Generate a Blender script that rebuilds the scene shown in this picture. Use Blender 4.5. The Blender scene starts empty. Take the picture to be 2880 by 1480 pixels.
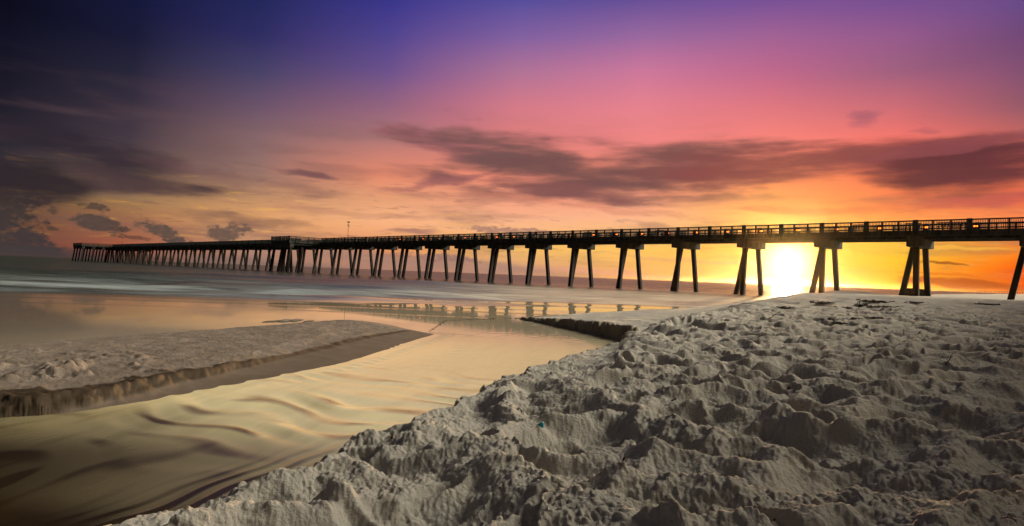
import bpy, math, random
import numpy as np
from mathutils import Matrix, Vector
S = bpy.context.scene
COL = S.collection

# ------------------------------------------------------------------ calibration (photo pixels -> directions)
F, CH = 1750.0, 1.5                      # focal length in photo pixels, eye height above the sea
TH = math.atan(.0377)                    # roll
VH = 32.3 * math.cos(TH)
PITCH = math.atan(VH / F)
def ray(px, py):
    dx, dy = px - 1440., py - 740.
    u = dx * math.cos(TH) + dy * math.sin(TH)
    v = -dx * math.sin(TH) + dy * math.cos(TH)
    c, s = math.cos(PITCH), math.sin(PITCH)
    y = F * c + v * s; z = F * s - v * c
    return u / y, z / y
def ground(px, py, z=0.):
    u, w = ray(px, py)
    t = (z - CH) / w
    return u * t, t
def azel(px, py):
    u, w = ray(px, py)
    return math.degrees(math.atan(u)), math.degrees(math.atan(w / math.hypot(1, u)))
SUN_AZ, SUN_EL = azel(2215, 737)

# ------------------------------------------------------------------ camera
cam = bpy.data.cameras.new("camera")
cam.sensor_width = 36.0
cam.lens = F / 2880 * 36
cam.clip_start = .05; cam.clip_end = 60000
co = bpy.data.objects.new("camera", cam); COL.objects.link(co)
co.matrix_world = Matrix.Translation((0, 0, CH)) @ Matrix.Rotation(math.pi / 2 + PITCH, 4, 'X') @ Matrix.Rotation(TH, 4, 'Z')
S.camera = co
S.view_settings.view_transform = 'Standard'
S.view_settings.look = 'None'
S.view_settings.exposure = 0
S.view_settings.gamma = 1
S.render.resolution_x, S.render.resolution_y = 1024, 526
S.cycles.max_bounces = 4
S.cycles.diffuse_bounces = 2
S.cycles.glossy_bounces = 3
S.cycles.transmission_bounces = 2
S.cycles.volume_bounces = 0
S.cycles.caustics_reflective = False
S.cycles.caustics_refractive = False
S.cycles.sample_clamp_indirect = 4
S.cycles.use_denoising = True

# ------------------------------------------------------------------ node expression helper
def lin(c):
    return tuple(((v / 255) / 12.92 if v / 255 <= .04045 else ((v / 255 + .055) / 1.055) ** 2.4) for v in c)
class NT:
    def __init__(s, tree): s.t = tree; s.n = tree.nodes; s.l = tree.links
    def new(s, typ, **kw):
        nd = s.n.new(typ)
        for k, v in kw.items(): setattr(nd, k, v)
        return nd
    def put(s, sock, v):
        if isinstance(v, E): s.l.new(v.k, sock)
        elif isinstance(v, bpy.types.NodeSocket): s.l.new(v, sock)
        elif v is not None: sock.default_value = v
    def m(s, op, a, b=None, c=None, clamp=False):
        nd = s.new('ShaderNodeMath', operation=op, use_clamp=clamp)
        s.put(nd.inputs[0], a)
        if b is not None: s.put(nd.inputs[1], b)
        if c is not None: s.put(nd.inputs[2], c)
        return E(s, nd.outputs[0])
    def sm(s, v, a, b, lo=0., hi=1.):
        nd = s.new('ShaderNodeMapRange', interpolation_type='SMOOTHSTEP')
        s.put(nd.inputs[0], v); nd.inputs[1].default_value = a; nd.inputs[2].default_value = b
        nd.inputs[3].default_value = lo; nd.inputs[4].default_value = hi
        return E(s, nd.outputs[0])
    def mix(s, f, a, b, blend='MIX'):
        nd = s.new('ShaderNodeMix', data_type='RGBA', blend_type=blend)
        s.put(nd.inputs[0], f)
        for i, v in ((6, a), (7, b)):
            if isinstance(v, tuple): nd.inputs[i].default_value = (*v[:3], 1)
            else: s.put(nd.inputs[i], v)
        return E(s, nd.outputs[2])
    def xyz(s, x, y, z=0.):
        nd = s.new('ShaderNodeCombineXYZ'); s.put(nd.inputs[0], x); s.put(nd.inputs[1], y); s.put(nd.inputs[2], z)
        return E(s, nd.outputs[0])
    def noise(s, vec, scale=1., detail=4., rough=.5, dist=0., out=0):
        nd = s.new('ShaderNodeTexNoise'); s.put(nd.inputs['Vector'], vec)
        nd.inputs['Scale'].default_value = scale; nd.inputs['Detail'].default_value = detail
        nd.inputs['Roughness'].default_value = rough; nd.inputs['Distortion'].default_value = dist
        return E(s, nd.outputs[out])
    def ramp(s, f, stops):
        nd = s.new('ShaderNodeValToRGB'); s.put(nd.inputs[0], f)
        el = nd.color_ramp.elements
        while len(el) > 1: el.remove(el[-1])
        for i, (p, c) in enumerate(stops):
            e = el[0] if i == 0 else el.new(p)
            e.position = p; e.color = (*c[:3], 1)
        return E(s, nd.outputs[0])
class E:
    def __init__(s, nt, k): s.nt = nt; s.k = k
    def __add__(s, o): return s.nt.m('ADD', s, o)
    __radd__ = __add__
    def __sub__(s, o): return s.nt.m('SUBTRACT', s, o)
    def __rsub__(s, o): return s.nt.m('SUBTRACT', o, s)
    def __mul__(s, o): return s.nt.m('MULTIPLY', s, o)
    __rmul__ = __mul__
    def __truediv__(s, o): return s.nt.m('DIVIDE', s, o)
    def __neg__(s): return s.nt.m('MULTIPLY', s, -1.)

# ------------------------------------------------------------------ world: sunset sky
W = bpy.data.worlds.new("World"); S.world = W; W.use_nodes = True
nt = NT(W.node_tree); nt.n.clear()
tc = nt.new('ShaderNodeTexCoord'); sp = nt.new('ShaderNodeSeparateXYZ')
nt.l.new(tc.outputs['Generated'], sp.inputs[0])
dx, dy, dz = (E(nt, sp.outputs[i]) for i in range(3))
AZ = nt.m('ARCTAN2', dx, dy) * 57.29578
EL = nt.m('ARCSINE', dz) * 57.29578
ROWS = [0, 100, 200, 300, 390, 490, 560, 620, 700, 760]
TAB = {   # photo column x -> sRGB sky colours down the column, seen between the clouds
    0: [(12,12,28), (18,18,36), (26,24,38), (32,30,42), (40,38,50), (62,52,54), (80,64,54), (90,66,52), (90,68,60), (62,58,62)],
    360: [(22,24,58), (26,27,54), (40,38,58), (56,48,62), (70,58,68), (104,84,74), (150,116,80), (165,110,74), (165,85,62), (105,82,78)],
    720: [(36,40,92), (48,46,98), (72,66,104), (108,84,106), (136,104,106), (150,114,104), (192,142,102), (230,165,108), (176,132,112), (140,114,104)],
    1080: [(58,54,138), (80,68,142), (108,82,140), (148,100,126), (176,120,118), (232,140,110), (230,160,118), (250,180,132), (232,150,96), (172,130,116)],
    1440: [(86,78,155), (128,96,160), (175,115,150), (212,123,136), (220,126,122), (240,140,115), (245,160,128), (252,182,140), (248,190,105), (205,150,126)],
    1800: [(104,80,150), (152,104,158), (204,120,155), (230,130,142), (240,134,132), (240,140,112), (248,160,128), (252,184,140), (254,196,96), (248,180,104)],
    2160: [(118,80,150), (160,98,148), (190,104,140), (222,118,128), (246,130,122), (244,136,96), (252,165,96), (255,190,96), (255,190,78), (255,176,84)],
    2520: [(118,78,145), (148,90,140), (158,95,126), (204,108,118), (244,118,108), (245,120,82), (250,130,80), (255,160,82), (255,200,52), (255,184,6)],
    2880: [(102,74,135), (112,72,118), (130,80,114), (150,90,104), (200,104,96), (210,100,76), (240,110,72), (250,138,82), (252,140,36), (255,88,0)],
}
OVER = (.04, .04, .05)     # high sky above the picture
BACK = (.07, .07, .10)       # low sky behind the viewer
fac = nt.m('MULTIPLY_ADD', EL, 1 / 92., 2 / 92., clamp=True)
cols = []
for x in sorted(TAB):
    st = []
    for y, c in zip(ROWS, TAB[x]):
        st.append(((azel(x, y)[1] + 2) / 92., lin(c)))
    st.sort()
    lo = st[0][1]
    full = [(0., tuple(v * .5 for v in lo))] + st
    top = st[-1][1]
    full += [(36 / 92., tuple(.8 * top[i] + .2 * OVER[i] for i in range(3))), (52 / 92., OVER), (1., OVER)]
    cols.append((azel(x, 500)[0], nt.ramp(fac, full)))
sky = cols[0][1]
for (a0, _), (a1, c1) in zip(cols, cols[1:]):
    nd = nt.new('ShaderNodeMapRange'); nt.put(nd.inputs[0], AZ)
    nd.inputs[1].default_value = a0; nd.inputs[2].default_value = a1
    sky = nt.mix(E(nt, nd.outputs[0]), sky, c1)
absaz = nt.m('ABSOLUTE', AZ)
up_a, up_e = math.radians(79), math.radians(31)     # bright sky patch added right of the frame to light the sand
uv = (math.sin(up_a) * math.cos(up_e), math.cos(up_a) * math.cos(up_e), math.sin(up_e))
upang = nt.m('ARCCOSINE', nt.m('MINIMUM', dx * uv[0] + dy * uv[1] + dz * uv[2], .99999)) * 57.29578
back = nt.ramp(fac, [(0., BACK), (20 / 92., BACK), (50 / 92., OVER), (1., OVER)])
sky = nt.mix(nt.sm(absaz, 50., 100.), sky, back)
sky = nt.mix(nt.sm(upang, 20., 12.), sky, (26., 24.4, 20.4))
# --- clouds
P = nt.xyz(AZ, EL, 0.)
n_str = nt.noise(nt.xyz(AZ * .10, EL * .62, 3.), 1., 4.5, .5, .15)
n_str2 = nt.noise(nt.xyz(AZ * .35, EL * 2.6, 11.), 1., 5., .6, .4)
n_cum = nt.noise(nt.xyz(AZ * .55, EL * 1.0, 7.), 1., 8., .66, .2)
n_c2 = nt.noise(nt.xyz(AZ * 1.7, EL * 2.9, 17.), 1., 6., .65, .2)
warp = nt.noise(nt.xyz(AZ * .25, EL * .5, 5.), 1., 3., .5, 0., 1)
ws = nt.new('ShaderNodeSeparateXYZ'); nt.put(ws.inputs[0], warp)
wx = (E(nt, ws.outputs[0]) - .5); wy = (E(nt, ws.outputs[1]) - .5)
# soft high layers: gentle darker and lighter streaks in the low sky
low = nt.sm(EL, .3, 2.5) * nt.sm(EL, 16., 7.) * nt.sm(absaz, 70., 45.)
sd = nt.sm(n_str, .44, .66) * low
sky = nt.mix(sd * .62, sky, nt.mix(.62, sky, lin((112, 84, 84))))
sl = nt.sm(n_str2, .54, .76) * nt.sm(EL, .2, 1.) * nt.sm(EL, 9., 5.)
sky = nt.mix(sl * nt.sm(AZ, 12., -10., .35, .70), sky, nt.mix(nt.sm(AZ, -18., -38.), lin((246, 182, 98)), lin((176, 128, 70))))
sd2 = nt.sm(n_str2, .46, .30) * nt.sm(EL, .3, 1.5) * nt.sm(EL, 11., 6.)
sky = nt.mix(sd2 * nt.sm(AZ, -5., 25., .5, .22), sky, nt.mix(.75, sky, lin((105, 78, 76))))
def cloud(px, py, w, h, tilt, col, kind='s', k=1., soft=.5, amp=2.2):
    """w, h: half sizes in photo pixels"""
    global sky
    a, e = azel(px, py)
    a1, e1 = azel(px + 10, py + .377); a2, e2 = azel(px, py - 10)
    ka = 10 / math.hypot(a1 - a, 1e-9); ke = 10 / abs(e2 - e)
    t = math.radians(tilt)
    if kind == 's':
        X = (AZ + wx * 5.) - (a + 0.); Y = (EL + wy * 1.6) - e
    else:
        X = (AZ + wx * 1.2) - a; Y = (EL + wy * .6) - e
    # image-down tilt
    X = X * ka; Y = Y * -ke
    xr = (X * math.cos(t) + Y * math.sin(t)) * (1 / w)
    yr = (Y * math.cos(t) - X * math.sin(t)) * (1 / h)
    r2 = xr * xr + yr * yr
    nz = n_str if kind == 's' else n_cum
    if kind == 's':
        v = (1. - r2) + (nz - .5) * amp * 1.5 + (n_str2 - .5) * .7
        msk = nt.sm(v, -.35, 1.15) * k
    else:
        v = (1. - r2) + (nz - .5) * 3.6 + (n_c2 - .5) * 2.2
        msk = nt.sm(v, 0., .85) * k * nt.sm(n_c2, .3, .62, .86, 1.)
    sky = nt.mix(msk, sky, lin(col))
SC = [
 (1200, 742, 560, 26, 2, (160,126,114), 's', .75, 1.2),
 (700, 745, 300, 30, 2, (125,104,98), 's', .8, 1.2),
 (250, 430, 420, 75, 10, (44,37,48), 's', .85, 1.6),
 (60, 500, 230, 70, 4, (42,36,42), 's', .9, 1.3),
 (380, 512, 260, 32, 6, (78,60,62), 's', .75, 1.2),
 (700, 505, 330, 24, 4, (118,84,84), 's', .6, 1.3),
 (860, 492, 90, 12, 8, (112,76,80), 's', .8, .9),
 (690, 620, 240, 22, 3, (122,90,80), 's', .75, 1.0),
 (1000, 600, 260, 12, 2, (184,128,104), 's', .5, 1.0),
 (1260, 505, 210, 17, -14, (150,92,94), 's', .8, 1.0),
 (1300, 415, 240, 34, 9, (160,92,100), 's', .75, 1.0),
 (1480, 455, 360, 84, 11, (112,82,80), 's', .92, .9),
 (1860, 480, 560, 78, -3, (118,80,78), 's', .95, .75),
 (1560, 530, 260, 30, 8, (136,86,84), 's', .75, 1.2),
 (2330, 456, 580, 68, -2, (136,70,72), 's', .93, .75),
 (2760, 458, 400, 74, -3, (96,50,56), 's', .92, .9),
 (2700, 405, 330, 18, -6, (150,78,84), 's', .6, 1.4),
 (1750, 590, 380, 12, 5, (208,128,104), 's', .6, 1.1),
 (2430, 335, 62, 30, 5, (142,84,106), 's', .55, 1.4),
 (2610, 366, 62, 13, 0, (140,78,98), 's', .5, 1.2),
 (2350, 590, 330, 16, 0, (236,120,80), 's', .5, 1.2),
 (2800, 560, 220, 20, -2, (190,84,82), 's', .6, 1.2),
 (1860, 640, 120, 13, 10, (186,136,108), 's', .75, .8),
 (1160, 652, 120, 9, 0, (160,112,104), 's', .8, .6),
 (1440, 650, 150, 12, 2, (156,116,108), 'c', .8, .5),
 (1250, 725, 160, 13, 2, (150,114,110), 'c', .8, .6),
 (1700, 765, 260, 10, 2, (232,160,130), 's', .7, .8),
 (1900, 730, 300, 8, 2, (214,158,112), 's', .6, .8),
 (2640, 747, 90, 5, 3, (140,66,22), 's', .9, .5),
 (2620, 700, 240, 6, 2, (254,190,70), 's', .6, .8),
 (2720, 802, 260, 14, 1, (178,68,8), 's', .95, .8),
 (2700, 778, 200, 4, 2, (230,110,16), 's', .8, .5),
 # cumulus, lower left
 (40, 552, 140, 30, 6, (58,47,48), 'c', .95, .5),
 (30, 610, 110, 40, 8, (62,54,52), 'c', .97, .35),
 (70, 690, 150, 62, 24, (64,56,56), 'c', .97, .35),
 (230, 735, 330, 30, 2, (66,60,62), 's', .9, .8),
 (155, 592, 28, 16, 0, (84,64,56), 'c', .9, .4),
 (262, 583, 62, 14, 4, (82,66,58), 'c', .9, .4),
 (275, 628, 90, 26, 12, (82,68,62), 'c', .95, .4),
 (150, 646, 24, 6, 0, (80,62,54), 'c', .9, .4),
 (345, 645, 34, 9, 0, (84,64,58), 'c', .9, .4),
 (455, 652, 95, 24, 22, (92,76,68), 'c', .95, .35),
 (530, 690, 110, 14, 8, (84,72,68), 'c', .9, .5),
 (640, 652, 80, 26, -6, (104,84,74), 'c', .95, .4),
 (380, 672, 90, 7, 2, (96,66,56), 'c', .8, .5),
]
for c in SC: cloud(*c)
# --- the sun's bloom in the air around it
sv = (math.sin(math.radians(SUN_AZ)) * math.cos(math.radians(SUN_EL)), math.cos(math.radians(SUN_AZ)) * math.cos(math.radians(SUN_EL)), math.sin(math.radians(SUN_EL)))
dt = dx * sv[0] + dy * sv[1] + dz * sv[2]
ang = nt.m('ARCCOSINE', nt.m('MINIMUM', dt, .9999999)) * 57.29578
def glow(strength, width, c):
    g = nt.m('EXPONENT', ang * (-1. / width)) * strength
    nd = nt.new('ShaderNodeVectorMath', operation='SCALE'); nd.inputs[0].default_value = c; nt.put(nd.inputs['Scale'], g)
    return nd.outputs[0]
def addv(a, b):
    nd = nt.new('ShaderNodeVectorMath', operation='ADD'); nt.put(nd.inputs[0], a); nt.put(nd.inputs[1], b); return nd.outputs[0]
tot = addv(sky, glow(4.6, .88, (1., .80, .36)))
tot = addv(tot, glow(.34, 3.6, (1., .40, .02)))
bg = nt.new('ShaderNodeBackground'); nt.l.new(tot, bg.inputs[0]); bg.inputs[1].default_value = 1.
ow = nt.new('ShaderNodeOutputWorld'); nt.l.new(bg.outputs[0], ow.inputs[0])
W.cycles.sampling_method = 'MANUAL'; W.cycles.sample_map_resolution = 1024

# ------------------------------------------------------------------ sun
sl_ = bpy.data.lights.new("sun", 'SUN'); sl_.energy = 5.0; sl_.angle = math.radians(.6); sl_.color = (1., .60, .26)
so = bpy.data.objects.new("sun", sl_); COL.objects.link(so)
so.rotation_euler = Vector((-sv[0], -sv[1], -math.sin(math.radians(3.1)))).to_track_quat('-Z', 'Y').to_euler()
so.location = (20, 40, 30)

# ------------------------------------------------------------------ numpy noise
def _hash(ix, iy, seed):
    h = (ix.astype(np.int64) * 374761393 + iy.astype(np.int64) * 668265263 + seed * 1442695041) & 0xFFFFFFFF
    h = ((h ^ (h >> 13)) * 1274126177) & 0xFFFFFFFF
    return (h ^ (h >> 16)) & 0xFFFFFFFF
def perlin(x, y, seed=0):
    x = np.asarray(x, np.float64); y = np.asarray(y, np.float64)
    ix = np.floor(x); iy = np.floor(y); fx = x - ix; fy = y - iy
    u = fx * fx * fx * (fx * (fx * 6 - 15) + 10); v = fy * fy * fy * (fy * (fy * 6 - 15) + 10)
    def g(ox, oy):
        a = _hash(ix + ox, iy + oy, seed) * (2 * math.pi / 4294967296.)
        return np.cos(a) * (fx - ox) + np.sin(a) * (fy - oy)
    a = g(0, 0); b = g(1, 0); c = g(0, 1); d = g(1, 1)
    return ((a + (b - a) * u) * (1 - v) + (c + (d - c) * u) * v) * 1.5
def perlin3(x, y, z, seed=0):
    ix = np.floor(x).astype(np.int64); iy = np.floor(y).astype(np.int64); iz = np.floor(z).astype(np.int64)
    fx = (x - ix).astype(np.float32); fy = (y - iy).astype(np.float32); fz = (z - iz).astype(np.float32)
    u = fx * fx * (3 - 2 * fx); v = fy * fy * (3 - 2 * fy); w = fz * fz * (3 - 2 * fz)
    r = 0
    for oz in (0, 1):
        for oy in (0, 1):
            for ox in (0, 1):
                h = _hash(ix + ox, iy + oy + (iz + oz) * 7919, seed)
                gx = (h & 1023).astype(np.float32) / 511.5 - 1; gy = ((h >> 10) & 1023).astype(np.float32) / 511.5 - 1; gz = ((h >> 20) & 1023).astype(np.float32) / 511.5 - 1
                wt = (u if ox else 1 - u) * (v if oy else 1 - v) * (w if oz else 1 - w)
                r = r + wt * (gx * (fx - ox) + gy * (fy - oy) + gz * (fz - oz))
    return r * 1.4
def clods(X, Y, Z, mask, octs, seed):
    """push a sheet out along its own normal by rounded clods; octs = (frequency, amplitude array)"""
    ai, aj = [np.gradient(a, axis=0) for a in (X, Y, Z)], [np.gradient(a, axis=1) for a in (X, Y, Z)]
    nx = aj[1] * ai[2] - aj[2] * ai[1]; ny = aj[2] * ai[0] - aj[0] * ai[2]; nz = aj[0] * ai[1] - aj[1] * ai[0]
    l = np.sqrt(nx * nx + ny * ny + nz * nz) + 1e-12; sg = np.sign(nz) / l
    d = np.zeros_like(X); x, y, z = X[mask], Y[mask], Z[mask]
    acc = 0
    for k, (fr, am) in enumerate(octs):
        acc = acc + am[mask] * (np.abs(perlin3(x * fr, y * fr, z * fr, seed + k)) - .22)
    d[mask] = acc
    return X + nx * sg * d, Y + ny * sg * d, Z + nz * sg * d
def fbm(x, y, seed, octs=4, gain=.5):
    s = 0; a = 1.; t = 0
    for o in range(octs):
        s = s + a * perlin(x * 2 ** o, y * 2 ** o, seed + 17 * o); t += a; a *= gain
    return s / t
def ridged(x, y, seed, octs=3, gain=.5):
    s = 0; a = 1.; w = 1.
    for o in range(octs):
        r = 1.06 - np.sqrt(perlin(x * 2 ** o, y * 2 ** o, seed + 29 * o) ** 2 + .012) * 1.6
        r = np.clip(r, 0, 1) ** 2; r = .95 * np.tanh(r / .8)
        s = s + a * r * w; w = np.clip(r * 1.4, 0, 1); a *= gain
    return s
def sst(x, a, b):
    t = np.clip((x - a) / (np.asarray(b) - a), 0, 1); return t * t * (3 - 2 * t)
def polydist(x, y, pts):
    """distance to an open polyline, side (+ = right of travel) of the nearest segment"""
    best = np.full(x.shape, 1e18); side = np.zeros(x.shape)
    for (ax, ay), (bx, by) in zip(pts, pts[1:]):
        ex, ey = bx - ax, by - ay; L2 = ex * ex + ey * ey
        t = np.clip(((x - ax) * ex + (y - ay) * ey) / L2, 0, 1)
        qx = x - (ax + t * ex); qy = y - (ay + t * ey); d = qx * qx + qy * qy
        m = d < best
        best = np.where(m, d, best); side = np.where(m, np.sign(ex * qy - ey * qx), side)
    return np.sqrt(best), side
def smooth_line(pts, it=2):
    for _ in range(it):
        q = [pts[0]]
        for a, b in zip(pts, pts[1:]):
            q += [(a[0] * .75 + b[0] * .25, a[1] * .75 + b[1] * .25), (a[0] * .25 + b[0] * .75, a[1] * .25 + b[1] * .75)]
        pts = q + [pts[-1]]
    return pts
def inside(x, y, pts):
    r = np.zeros(x.shape, bool)
    n = len(pts)
    for i in range(n):
        (x0, y0), (x1, y1) = pts[i], pts[(i + 1) % n]
        if y0 == y1: continue
        c = ((y0 > y) != (y1 > y)) & (x < (x1 - x0) * (y - y0) / (y1 - y0) + x0)
        r ^= c
    return r

# ------------------------------------------------------------------ shore lines (world metres)
CREEK = smooth_line([(-60, -60), (-14, -16), (-5, -3.5), (-3.0, 1.0), (-2.2, 2.3)] +
         [ground(560, 1378, .38), ground(900, 1245, .36), ground(1180, 1155, .34), ground(1400, 1066, .32),
          ground(1640, 990, .30), ground(1730, 968, .30), (2.72, 14.6)]) + \
        smooth_line([(2.72, 14.7), (2.35, 16.1), ground(1620, 930), ground(1500, 906), ground(1440, 895)], 1)
SEA = smooth_line([ground(1440, 895), ground(1640, 883), ground(1800, 874), ground(1950, 868), ground(2040, 857), ground(2110, 846),
          (33.8, 70.5), (52, 88), (110, 165), (420, 560), (1500, 1900)], 1)
BEACH = CREEK + SEA + [(1500, -400), (-60, -400)]
BAR_NEAR = smooth_line([ground(-500, 1195), ground(-150, 1182), ground(0, 1177), ground(300, 1151), ground(480, 1114), ground(720, 1070), ground(970, 1021),
          ground(1080, 986), ground(1150, 962), ground(1222, 941)], 2)
BAR_FAR = smooth_line([ground(1222, 941), ground(1140, 925), ground(1070, 908), ground(960, 903), ground(880, 906), ground(720, 920), ground(360, 946), ground(0, 976),
          ground(-500, 1005)], 2)
BAR = BAR_NEAR + BAR_FAR
BERM = [(.2, 3.0), (.55, 6.2), (1.6, 9.4), ground(1700, 985, .33), ground(1790, 935, .35), ground(1900, 895, .35), ground(2010, 868, .4), (16, 40), (24, 56), (40, 74)]

def beach_height(x, y):
    """macro height of the right-hand beach and its lump strength"""
    jx = x + .10 * perlin(x * 1.7, y * 1.7, 5) + .07 * perlin(x * 5, y * 5, 6) + .05 * perlin(x * 13, y * 13, 16)
    jy = y + .10 * perlin(x * 1.7, y * 1.7, 8) + .07 * perlin(x * 5, y * 5, 9) + .05 * perlin(x * 13, y * 13, 19)
    ins = inside(jx, jy, BEACH)
    dc, _ = polydist(jx, jy, CREEK)
    ds, _ = polydist(jx, jy, SEA)
    hb = .34 * np.clip((21.7 - y) / 5.5, 0.02, 1) ** .8
    wall = .17 + .08 * perlin(x * 3.1, y * 3.1, 12)
    zc = hb * sst(dc, 0, wall) + .035 * np.minimum(dc, 18)
    k = sst(y, 26, 44)
    zs = (.52 * (1 - np.exp(-ds / 4.5))) * (1 - k) + (1.22 * (1 - np.exp(-ds / 7.))) * k
    # soft minimum of the two shores
    z = -np.log(np.exp(-zc * 14) + np.exp(-zs * 14)) / 14 + .045
    z = np.minimum(z, np.minimum(zc, zs) + .02)
    db, sb = polydist(x, y, BERM)
    sd = -db * sb                                   # + = landward (right of the line)
    rise = .06 + .22 * sst(y, 9, 30)
    wdt = .5 + 1.6 * sst(y, 9, 30)
    z = z + rise * sst(sd, -wdt * .3, wdt) * (1 - .55 * sst(y, 45, 70))
    lump = sst(sd, -.25, .45) * .85 + .15 * sst(dc, .2, .9)
    lump = np.where(y < 9, np.maximum(lump, sst(dc, .02, .5) * (1 - .75 * sst(y, 5.5, 8))), lump)
    out = -np.minimum(np.minimum(dc, ds) * .9, .8)
    z = np.where(ins, z, out)
    return z, np.where(ins, lump, 0), np.where(ins, np.minimum(dc, ds), -1)
def foot_map():
    """heightmap of footprints and kicked-up heaps close to the viewer (regular 1.6 cm cells)"""
    rng = np.random.RandomState(4)
    x0, y0, c = -3., .6, .016
    nx, ny = 1150, 1500
    H = np.zeros((ny, nx), np.float32)
    def stamp(cx, cy, la, lb, ang, depth, rim):
        R = max(la, lb) * 2.3
        i0, i1 = int((cx - R - x0) / c), int((cx + R - x0) / c); j0, j1 = int((cy - R - y0) / c), int((cy + R - y0) / c)
        if i0 < 0 or j0 < 0 or i1 >= nx or j1 >= ny: return
        X, Y = np.meshgrid(x0 + np.arange(i0, i1) * c - cx, y0 + np.arange(j0, j1) * c - cy)
        a = X * math.cos(ang) + Y * math.sin(ang); b = Y * math.cos(ang) - X * math.sin(ang)
        wob = 1 + .22 * perlin((X + cx) * 7, (Y + cy) * 7, 77)
        r = np.sqrt((a / la) ** 2 + (b / lb) ** 2) * wob
        h = -depth * np.exp(-r ** 4 * .9) + rim * np.exp(-((r - 1.25) / .28) ** 2) * (1 + .75 * (a / la) / np.maximum(r, .3))
        H[j0:j1, i0:i1] += h
    for _ in range(1500):
        y = .8 + 22.5 * rng.rand() ** .8; x = -2.6 + 17.5 * rng.rand()
        stamp(x, y, rng.uniform(.10, .19), rng.uniform(.055, .09), rng.normal(.5, .9), rng.uniform(.03, .085), rng.uniform(.012, .05))
    for _ in range(320):   # heaps
        y = .8 + 22.5 * rng.rand() ** .8; x = -2.6 + 17.5 * rng.rand()
        stamp(x, y, rng.uniform(.12, .3), rng.uniform(.07, .16), rng.normal(.2, .7), -rng.uniform(.03, .10), 0.)
    return H, x0, y0, c
FOOT = foot_map()
def foot(x, y):
    H, x0, y0, c = FOOT
    i = (x - x0) / c; j = (y - y0) / c
    ok = (i > 1) & (j > 1) & (i < H.shape[1] - 3) & (j < H.shape[0] - 3)
    i = np.where(ok, i, 1.); j = np.where(ok, j, 1.)
    a = i.astype(int); b = j.astype(int); fi = i - a; fj = j - b
    h = (H[b, a] * (1 - fi) + H[b, a + 1] * fi) * (1 - fj) + (H[b + 1, a] * (1 - fi) + H[b + 1, a + 1] * fi) * fj
    return np.where(ok, h, 0)
def lumps(x, y, cell):
    """trampled sand: crests, bowls and clods; waves finer than the mesh are faded out"""
    wx_ = x + .16 * perlin(x * 1.9, y * 1.9, 31) + .04 * perlin(x * 6, y * 6, 33)
    wy_ = y + .16 * perlin(x * 1.9, y * 1.9, 32) + .04 * perlin(x * 6, y * 6, 34)
    def fade(l): return np.clip((l / cell - 2) / 3, 0, 1)
    far = sst(y, 16, 30)
    h = .25 * (ridged(wx_ * .85, wy_ * 1.2, 41, 2, .3) - .55) * fade(.4)
    h += .075 * (ridged(wx_ * 2.0, wy_ * 2.9, 45, 1) - .5) * fade(.2)
    f = foot(x, y); f = .06 * np.tanh(f / .06)
    h += f * .75
    h += far * .11 * perlin(x * .55, y * .55, 90)
    h += .016 * perlin(x * 7, y * 7, 51) * fade(.14)
    return h

def add_mesh(name, verts, faces, mat=None, parent=None, smooth=False, loc=None):
    me = bpy.data.meshes.new(name)
    me.from_pydata([tuple(v) for v in verts], [], faces); me.update()
    if smooth: me.polygons.foreach_set('use_smooth', [True] * len(me.polygons))
    o = bpy.data.objects.new(name, me); COL.objects.link(o)
    if mat: me.materials.append(mat)
    if parent: o.parent = parent
    if loc: o.location = loc
    return o
def grid_mesh(name, X, Y, Z, keep, mat, attrs=None):
    R, C = X.shape
    idx = np.arange(R * C).reshape(R, C)
    q = np.stack([idx[:-1, :-1], idx[:-1, 1:], idx[1:, 1:], idx[1:, :-1]], -1).reshape(-1, 4)
    if keep is not None:
        kf = (keep[:-1, :-1] | keep[:-1, 1:] | keep[1:, 1:] | keep[1:, :-1]).reshape(-1)
        q = q[kf]
    used = np.zeros(R * C, bool); used[q.reshape(-1)] = True
    remap = np.cumsum(used) - 1
    q = remap[q]
    V = np.stack([X.reshape(-1)[used], Y.reshape(-1)[used], Z.reshape(-1)[used]], -1).astype(np.float32)
    me = bpy.data.meshes.new(name)
    me.vertices.add(len(V)); me.vertices.foreach_set('co', V.reshape(-1))
    me.loops.add(q.size); me.loops.foreach_set('vertex_index', q.reshape(-1).astype(np.int32))
    me.polygons.add(len(q)); me.polygons.foreach_set('loop_start', (np.arange(len(q)) * 4).astype(np.int32))
    me.polygons.foreach_set('loop_total', np.full(len(q), 4, np.int32))
    me.polygons.foreach_set('use_smooth', np.ones(len(q), bool))
    me.update(calc_edges=True)
    for k, a in (attrs or {}).items():
        at = me.attributes.new(k, 'FLOAT', 'POINT'); at.data.foreach_set('value', a.reshape(-1)[used].astype(np.float32))
    me.materials.append(mat)
    o = bpy.data.objects.new(name, me); COL.objects.link(o)
    return o
def tag(o, label=None, cat=None, group=None, kind=None):
    if label: o['label'] = label
    if cat: o['category'] = cat
    if group: o['group'] = group
    if kind: o['kind'] = kind
    return o

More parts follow.
